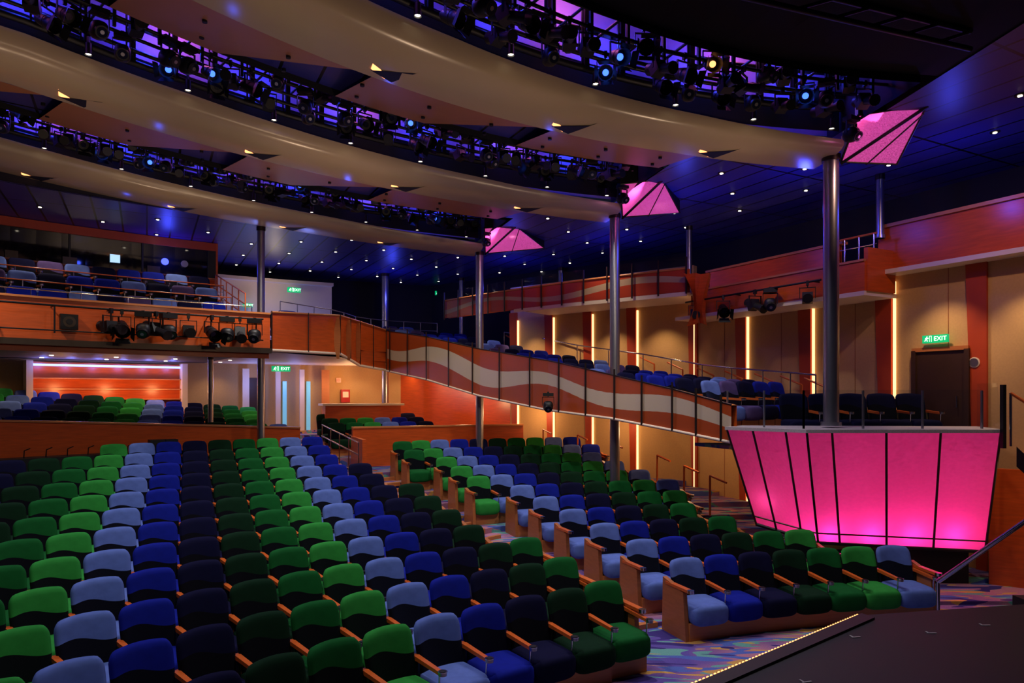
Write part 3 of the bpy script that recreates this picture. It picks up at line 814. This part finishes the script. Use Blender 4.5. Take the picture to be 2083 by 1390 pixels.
# folded banner-like sail at the platform corner
s = MB()
cx_, cy_ = 4.28, 15.75
cols = [-.30, -.19, -.08, .03, .14, .25]
rows = []
for i in range(11):
    v = i / 10; z = 4.72 + v * 1.12
    w = 1.0 - .45 * math.sin(v * math.pi) + .12 * v
    rows.append([(cx_ + c_ * w + .05 * math.sin(v * 4 + k), cy_ + (.10 if k % 2 else -.08) * (.6 + .4 * v), z - .10 * abs(c_) * (1 - v) * 3) for k, c_ in enumerate(cols)])
s.grid(rows, WOOD, False)
s.grid([[(x + .01, y + .02, z) for x, y, z in r] for r in rows], WOODL, False, flip=True)
s.obj('folded_sail_sculpture')
PA = Vector((4.05, 15.95)); PB = Vector((-2.1, 21.6)); n = 24
mb = MB(); r0 = []; r1 = []; u0 = []; u1 = []
for i in range(n + 1):
    v = i / n; p = PA.lerp(PB, v); bow = -.25 * math.sin(v * math.pi)
    x, y = p.x + bow * .67, p.y + bow * .74
    r0.append((x, y, 5.45)); r1.append((x, y, 6.0)); u0.append((v * 8.3, 0)); u1.append((v * 8.3, 1))
mb.grid([r0, r1], WAVE2, False, uv=[u0, u1], flip=True)
mb.grid([[(x + .1, y + .1, z) for x, y, z in r0], [(x + .1, y + .1, z) for x, y, z in r1]], WOOD, False)
mb.tube(r1, .03, WOODL)
sof = [(x + 1.35, y + 1.6, 5.43) for x, y, z in r0]
cut = 16
mb.grid([[(x, y, 5.43) for x, y, z in r0[:cut]], sof[:cut]], WHITE, False, flip=True)
mb.grid([[(x, y, 5.36) for x, y, z in r0[:cut]], [(x, y, 5.46) for x, y, z in r0[:cut]]], WHITE, False, flip=True)
for i in range(0, n + 1, 2):
    x, y, z = r1[i]; mb.box((x - .02, y - .03, 5.83), (.03, .03, .85), DSTEEL, .7)
mb.grid([[(x, y, 6.0) for x, y, z in r1], [(x, y, 6.28) for x, y, z in r1]], GLASS, False)
mb.obj('upper_wave_parapet')
s = MB()
wrz = math.atan2(.883, -.47) + math.pi
s.box((0, 0, 1.0), (.85, .06, 2.0), DOORM); s.box((0, -.01, 2.03), (.98, .1, .07), WOODL)
for sx in (-.46, .46): s.box((sx, -.01, 1.0), (.08, .1, 2.03), DOORM)
s.cyl((.3, -.06, 1), (.3, -.06, 1.2), .015, CHROME)
D = wp(5.78, .03); o = s.obj('door_2', (D[0], D[1], 1.85), wrz)
D = wp(5.74, .12); exit_sign((D[0], D[1], 4.06), wrz, .44, .14)
s = MB(); s.cyl((0, 0, 0), (0, .05, 0), .09, WHITE, 20); s.cyl((0, -.01, 0), (0, 0, 0), .07, STEEL, 20); D = wp(6.35, .06); s.obj('wall_speaker', (D[0], D[1], 3.62), wrz)

# ------------------------------------------------------------------ pink box
T = [Vector((3.51, 11.25, 2.50)), Vector((4.45, 10.4, 2.50)), Vector((7.38, 10.4, 2.50))]
B = [Vector((4.06, 11.45, .92)), Vector((4.82, 10.85, .74)), Vector((7.45, 10.85, .60))]
mb = MB()
for (t0, t1, b0, b1, divs) in ((T[0], T[1], B[0], B[1], (0, .34, .75, 1)), (T[1], T[2], B[1], B[2], (0, .13, .41, .69, 1))):
    mb.grid([[b0, b1], [t0, t1]], PINK, False)
    for d in divs:
        p, q = b0.lerp(b1, d), t0.lerp(t1, d); off = Vector((0, -.012, 0)); mb.cyl(p + off, q + off, .018, DSTEEL, 6)
    mb.cyl(b0.lerp(t0, .09), b1.lerp(t1, .09), .014, DSTEEL, 6)
    mb.cyl(b0, b1, .03, BLACK, 6)
BR = [Vector((7.7, 11.4, 2.50)), Vector((7.65, 11.45, .6))]; BLk = [Vector((3.9, 11.7, 2.5)), Vector((4.5, 11.7, .92))]
mb.grid([[B[2], BR[1]], [T[2], BR[0]]], WHITE, False); mb.grid([[BLk[1], B[0]], [BLk[0], T[0]]], WOOD, False)
mb.grid([[BR[1] , BLk[1]], [BR[0], BLk[0]]], WHITE, False)
mb.add([B[0], B[1], B[2], BR[1], BLk[1]], [(0, 1, 2, 3, 4)], WHITE)
rim = [(T[0].x - .04, T[0].y - .03), (T[1].x - .03, T[1].y - .06), (T[2].x + .05, T[2].y - .06), (BR[0].x, BR[0].y), (BLk[0].x, BLk[0].y)]
mb.prism(rim, 2.50, 2.55, RIM)
base = [(4.5, 11.5), (5.1, 11.05), (7.3, 11.0), (7.5, 11.4), (4.9, 11.6)]
mb.prism(base, 0, .59, BLACK)
mb.obj('illuminated_pink_box')
for x in (5.0, 5.65, 6.3, 6.95): point((x, 11.03, .92), 6.5, (1, .08, .42), .07, 'pink_uplight')
for x in (5.2, 6.9): point((x, 11.1, 2.0), 1.1, (1, .16, .45), .1, 'pink_fill_lamp')
point((4.25, 11.35, 1.4), 1.5, (1, .2, .45), .1, 'pink_fill_lamp')
mb = MB()
gl = [Vector((3.6, 11.5, 2.55)), Vector((4.5, 10.62, 2.55)), Vector((7.25, 10.62, 2.55))]
for a, b, k in ((gl[0], gl[1], 2), (gl[1], gl[2], 3)):
    mb.grid([[a + Vector((0, 0, .05)), b + Vector((0, 0, .05))], [a + Vector((0, 0, .6)), b + Vector((0, 0, .6))]], GLASS, False)
    for d in frange(0, 1, k):
        p = a.lerp(b, d); mb.box(p + Vector((0, 0, .29)), (.02, .04, .6), STEEL)
a = Vector((7.35, 10.3, 2.35)); b = Vector((7.5, 11.1, 2.35))
mb.grid([[a, b], [a + Vector((-.08, 0, .9)), b + Vector((.0, 0, .9))]], GLASS, False)
mb.box(a + Vector((0, 0, .4)), (.05, .07, .95), BLACK, 0, .0)
mb.obj('glass_railing')
for k in range(5): inst(SEATS[3], 'theatre_seat', (5.0 + k * .53, 12.05 + 0.02 * k, 2.18), 0)
mb = MB()
mb.prism([(3.9, 11.72), (7.8, 11.45), (7.3, 12.7), (3.4, 12.8)], 2.12, 2.18, CARPET)
mb.obj('floor_box_deck')

# ------------------------------------------------------------------ stage
SZ = 1.04
mb = MB()
S = [(-3.84, .8), (1.14, 4.73), (3.24, 6.38), (5.1, 6.73), (9.5, 7.4), (9.5, -5), (-4, -5)]
mb.prism(S[::-1], 0, SZ, STAGE)
mb.prism([(-3.84, .8), (1.14, 4.73), (3.24, 6.38), (3.30, 6.26), (1.21, 4.62), (-3.74, .7)][::-1], SZ, SZ + .02, BLACK)
for x, y, a in ((2.1, 4.9, .3), (2.9, 5.8, .2), (3.6, 5.9, 0), (2.4, 4.0, .3), (4.2, 6.1, 0)):
    mb.box((x, y, SZ + .003), (.08, .015, .003), TAPE, a); mb.box((x - .03, y + .02, SZ + .003), (.015, .04, .003), TAPE, a)
for x in (1.9, 3.1, 4.3): mb.box((x, 2.8, SZ + .002), (.008, 6.5, .002), BLACK, -.9)
mb.obj('stage')
mb = MB()
a, b = Vector((-2.0, 2.27)), Vector((3.24, 6.38)); n = 150
for i in range(n):
    p = a.lerp(b, i / n); mb.box((p.x - .012, p.y + .012, SZ + .01), (.018, .01, .01), AMBER, .67)
mb.obj('stage_edge_lights')
mb = MB()
mb.tube([(5.2, 8.4, .80), (5.8, 7.65, 1.74), (6.15, 7.25, 2.2)], .028, CHROME, 10)
mb.tube([(5.2, 8.4, 0), (5.2, 8.4, .80)], .022, CHROME, 8); mb.tube([(6.0, 7.4, 1.0), (6.0, 7.4, 2.0)], .022, CHROME, 8)
mb.obj('stage_stair_handrail')
mb = MB()
for k in range(4): mb.box((6.3, 8.25 - k * .28, .13 + k * .135), (1.2, .3, .26 + k * .27), STAGE); mb.box((6.3, 8.12 - k * .28, .268 + k * .27), (1.2, .04, .02), WOODL)
mb.obj('stage_stairs')
mb = MB()
mb.add([(7.55, 10.3, 2.3), (8.3, 9.3, 1.0), (8.3, 9.3, .75), (7.55, 10.3, 2.0)], [(0, 1, 2, 3)], BLACK)
mb.tube([(7.5, 10.35, 3.1), (8.4, 9.4, 2.1)], .025, ARM); mb.tube([(7.5, 10.35, 2.3), (7.5, 10.35, 3.1)], .02, CHROME)
mb.wall((7.62, 11.0), (9.5, 9.9), 0, 1.9, .1, WOOD)
mb.obj('side_stair')
mb = MB()
a = Vector(P3(24.6, -28.9, 2.25)); b = Vector(P3(22.4, -28.0, 1.9))
for dz in (0, -.3): mb.tube([a + Vector((0, 0, dz)), b + Vector((0, 0, dz))], .02, CHROME, 8)
for k in frange(0, 1, 4):
    p = a.lerp(b, k); mb.tube([p, Vector((p.x, p.y, p.z - .85))], .015, CHROME, 6)
mb.obj('stalls_stair_handrail')
mb = MB()
for k, (x, y, z) in enumerate(((4.2, 14.6, .5), (3.9, 15.6, .6), (3.5, 16.6, .75), (2.6, 18.0, .95), (1.8, 18.9, 1.1), (.9, 19.9, 1.2))):
    mb.tube([(x, y, z), (x, y, z + .85), (x + .22, y - .42, z + .75)], .024, ARM)
mb.obj('aisle_handrail')

# ------------------------------------------------------------------ pink lanterns at rib ends
def lantern(P):
    P = [Vector(p) for p in P]; mb = MB()
    P1, P2, P3_, P4 = P
    mb.add([P1, P2, P4], [(0, 1, 2)], PINKL)
    mb.add([P2, P3_, P4], [(0, 1, 2)], PINKL)
    for a, b in ((P1, P2), (P2, P3_), (P3_, P4), (P4, P1)): mb.cyl(a, b, .018, DSTEEL, 6)
    dn_ = Vector((0, 0, -.03)); mb.cyl(P2 + dn_, P4 + dn_, .026, BLACK, 6)
    q = P4.lerp(P3_, .45); mb.cyl(P2.lerp(P3_, .12) + dn_, q + dn_, .012, DSTEEL, 6)
    up = [Vector((p.x, p.y, 7.5)) for p in P]
    for i in range(4): mb.add([P[i], P[(i + 1) % 4], up[(i + 1) % 4], up[i]], [(0, 1, 2, 3)], WHITE if i == 3 else BLACK)
    mb.add(up, [(0, 1, 2, 3)], WHITE)
    mb.obj('pink_lantern')
    c = (P1 + P2 + P4) / 3; point((c.x - .1, c.y - .25, c.z - .35), 2.5, (1, .15, .6), .06, 'lantern_glow_lamp')
    point((P1.x * .4 + P4.x * .3 + P2.x * .3, P1.y * .4 + P4.y * .3 + P2.y * .3, 7.34), 14, (1, .3, .7), .06, 'lantern_inner_lamp')
lantern([(5.08, 10.1, 7.18), (5.95, 9.85, 7.24), (6.15, 11.0, 6.76), (5.26, 11.0, 6.80)])
lantern([(2.1, 13.3, 7.14), (2.9, 13.3, 7.24), (3.56, 14.6, 6.93), (2.35, 14.65, 6.85)])
lantern([(-.68, 17.0, 7.18), (.085, 17.0, 7.24), (.87, 18.5, 7.0), (-.72, 18.55, 6.87)])
inst(FIX[2], 'stage_light', (4.98, 10.1, 7.15), .5, .8); inst(FIX[2], 'stage_light', (2.15, 13.4, 7.15), .5, .8); inst(FIX[2], 'stage_light', (-.65, 17.3, 7.15), .5, .8)

# ------------------------------------------------------------------ lights
for R, t, e in ((13.2, -20, 420), (13.2, -38, 420), (17.2, -28, 420), (17.2, -45, 420), (21.6, -34, 300), (21.6, -48, 300), (17.0, -18, 300), (12.9, -52, 300), (21.6, -24, 250)):
    spot(P3(R, t, 6.85), P3(R + 1.5, t, 0), e * .95, (1, .95, .92), 125, .08, .9, 'house_lamp')
for t in (7.2, 5.9, 4.1, 2.3, .5): spot(wp(t, .75) + (5.2,), wp(t, .1) + (2.5,), 90, (1, .68, .38), 90, .05, .9, 'wall_wash_lamp')
for s_ in (.7, 2.2, 3.6, 5.0): spot(sp2(s_, .8) + (5.3,), sp2(s_, .1) + (2.5,), 85, (1, .68, .38), 90, .05, .9, 'wall_wash_lamp')
for p in ((4.0, 15.5, 2.2), (2.6, 18.2, 2.3), (.5, 20.2, 2.5), (-1.5, 21.5, 2.8), (-3.2, 22.6, 3.2), (-5.5, 23.2, 3.4)): point(p, 34, (1, .56, .26), .12, 'under_gallery_fill_light')  # added fill points that brighten the dim walls below the gallery
for t in (-50, -46, -42, -38, -34, -30, -26): spot(P3(27.5, t, 4.0), P3(28, t, 0), 60, (1, .72, .45), 130, .06, .9, 'under_balcony_lamp')
for t in (-45, -33, -27, -24, -21): spot(P3(29.4, t, 4.0), P3(29.9, t, 2), 25, (1, .7, .42), 110, .06, .9, 'back_wall_lamp')
for t in (-55, -48, -41, -35): spot(P3(21.5, t, 6.8), P3(23, t, 4.6), 75, (1, .72, .45), 70, .06, .9, 'balcony_lamp')
for t in (-50, -43, -37, -30, -25): spot(P3(25, t, 7.1), P3(25, t, 4), 90, (1, .8, .6), 120, .06, .9, 'balcony_lamp')
for k in (1, 3, 5): p = gpt(k); spot((p[0] + 1.2, p[1] + 1, 7.1), (p[0] + 1.5, p[1] + 1.2, 3), 140, (1, .85, .65), 90, .06, .9, 'gallery_lamp')
for p, q in (((1.5, 8, 7.0), (1.2, 15.5, 3.2)), ((0, 10, 6.8), (-2.5, 19.5, 4.2)), ((3.8, 8.5, 7.0), (2.8, 12.5, 2.9))): spot(p, q, 260, (1, .8, .6), 40, .06, .8, 'fascia_lamp')
for p, q, e in (((5.8, 9.3, 7.0), (5.6, 12.9, 5.3), 130), ((4.0, 11, 7.0), (4.1, 15.5, 5.4), 130), ((1.5, 14.5, 7), (1, 18, 5.7), 130), ((6.3, 8.3, 7.0), (8.0, 11, 5.8), 170)): spot(p, q, e, (1, .6, .4), 60, .06, .9, 'parapet_lamp')
for p in ((3.5, 8.8, 6.9), (1.5, 6.5, 6.9)): spot(p, (2.8, 7.8, 0), 210, (1, .9, .88), 80, .08, .9, 'carpet_fill_light')
point((8.1, 9.7, 1.5), 10, (1, .6, .3), .1, 'side_stair_fill_light'); spot((6.8, 8.8, 6.9), (7.0, 9.6, 0), 160, (1, .85, .75), 60, .06, .9, 'carpet_fill_light')  # both lights added just to brighten the stair wall and nearby carpet
for p, q, e in ((P3(12.0, -30, 4.6), P3(15.8, -32, 7.1), 100), (P3(12.0, -45, 4.6), P3(15.8, -46, 7.1), 100), (P3(16.5, -33, 4.6), P3(19.6, -34, 7.1), 100), (P3(16.5, -47, 4.6), P3(19.6, -48, 7.1), 95), (P3(12.5, -14, 4.6), P3(15.2, -17, 7.1), 90), (P3(20.0, -38, 5.2), P3(23, -38, 7.1), 55)):
    spot(p, q, e, (1, .68, .44), 110, .05, 1, 'ceiling_uplight')
for p in ((3.5, 14, 6.3), (7, 11, 6.3), (0, 21, 6.3), (-4, 23, 6.4), (2.5, 18, 6.3), (-9, 18, 6.6), (5.3, 12.5, 6.4)): point(p, 22, (.05, .07, 1), .1, 'blue_ceiling_fill_light')  # bare points put in to lift the navy ceiling to blue, no fixtures
for R, t in ((15.3, -42, ), (15.3, -34), (19.6, -41), (19.6, -31), (15.3, -24), (23.8, -40)): point(P3(R, t, 6.75), 2.2, (.05, .1, 1), .05, 'blue_rib_tint_light')  # small extra points added for a blue tint on the rib undersides

w = bpy.data.worlds.new('World'); sc.world = w; w.use_nodes = True
w.node_tree.nodes['Background'].inputs[0].default_value = (.25, .3, .6, 1); w.node_tree.nodes['Background'].inputs[1].default_value = .02
sc.view_settings.view_transform = 'Standard'

cam = bpy.data.cameras.new('camera'); co = bpy.data.objects.new('camera', cam); sc.collection.objects.link(co)
co.location = (0, 0, ZC); co.rotation_euler = (math.pi / 2, 0, 0)
cam.sensor_width = 36; cam.lens = 36 * 1400 / 2083; cam.shift_y = 105 / 2083; cam.clip_start = .05
sc.camera = co
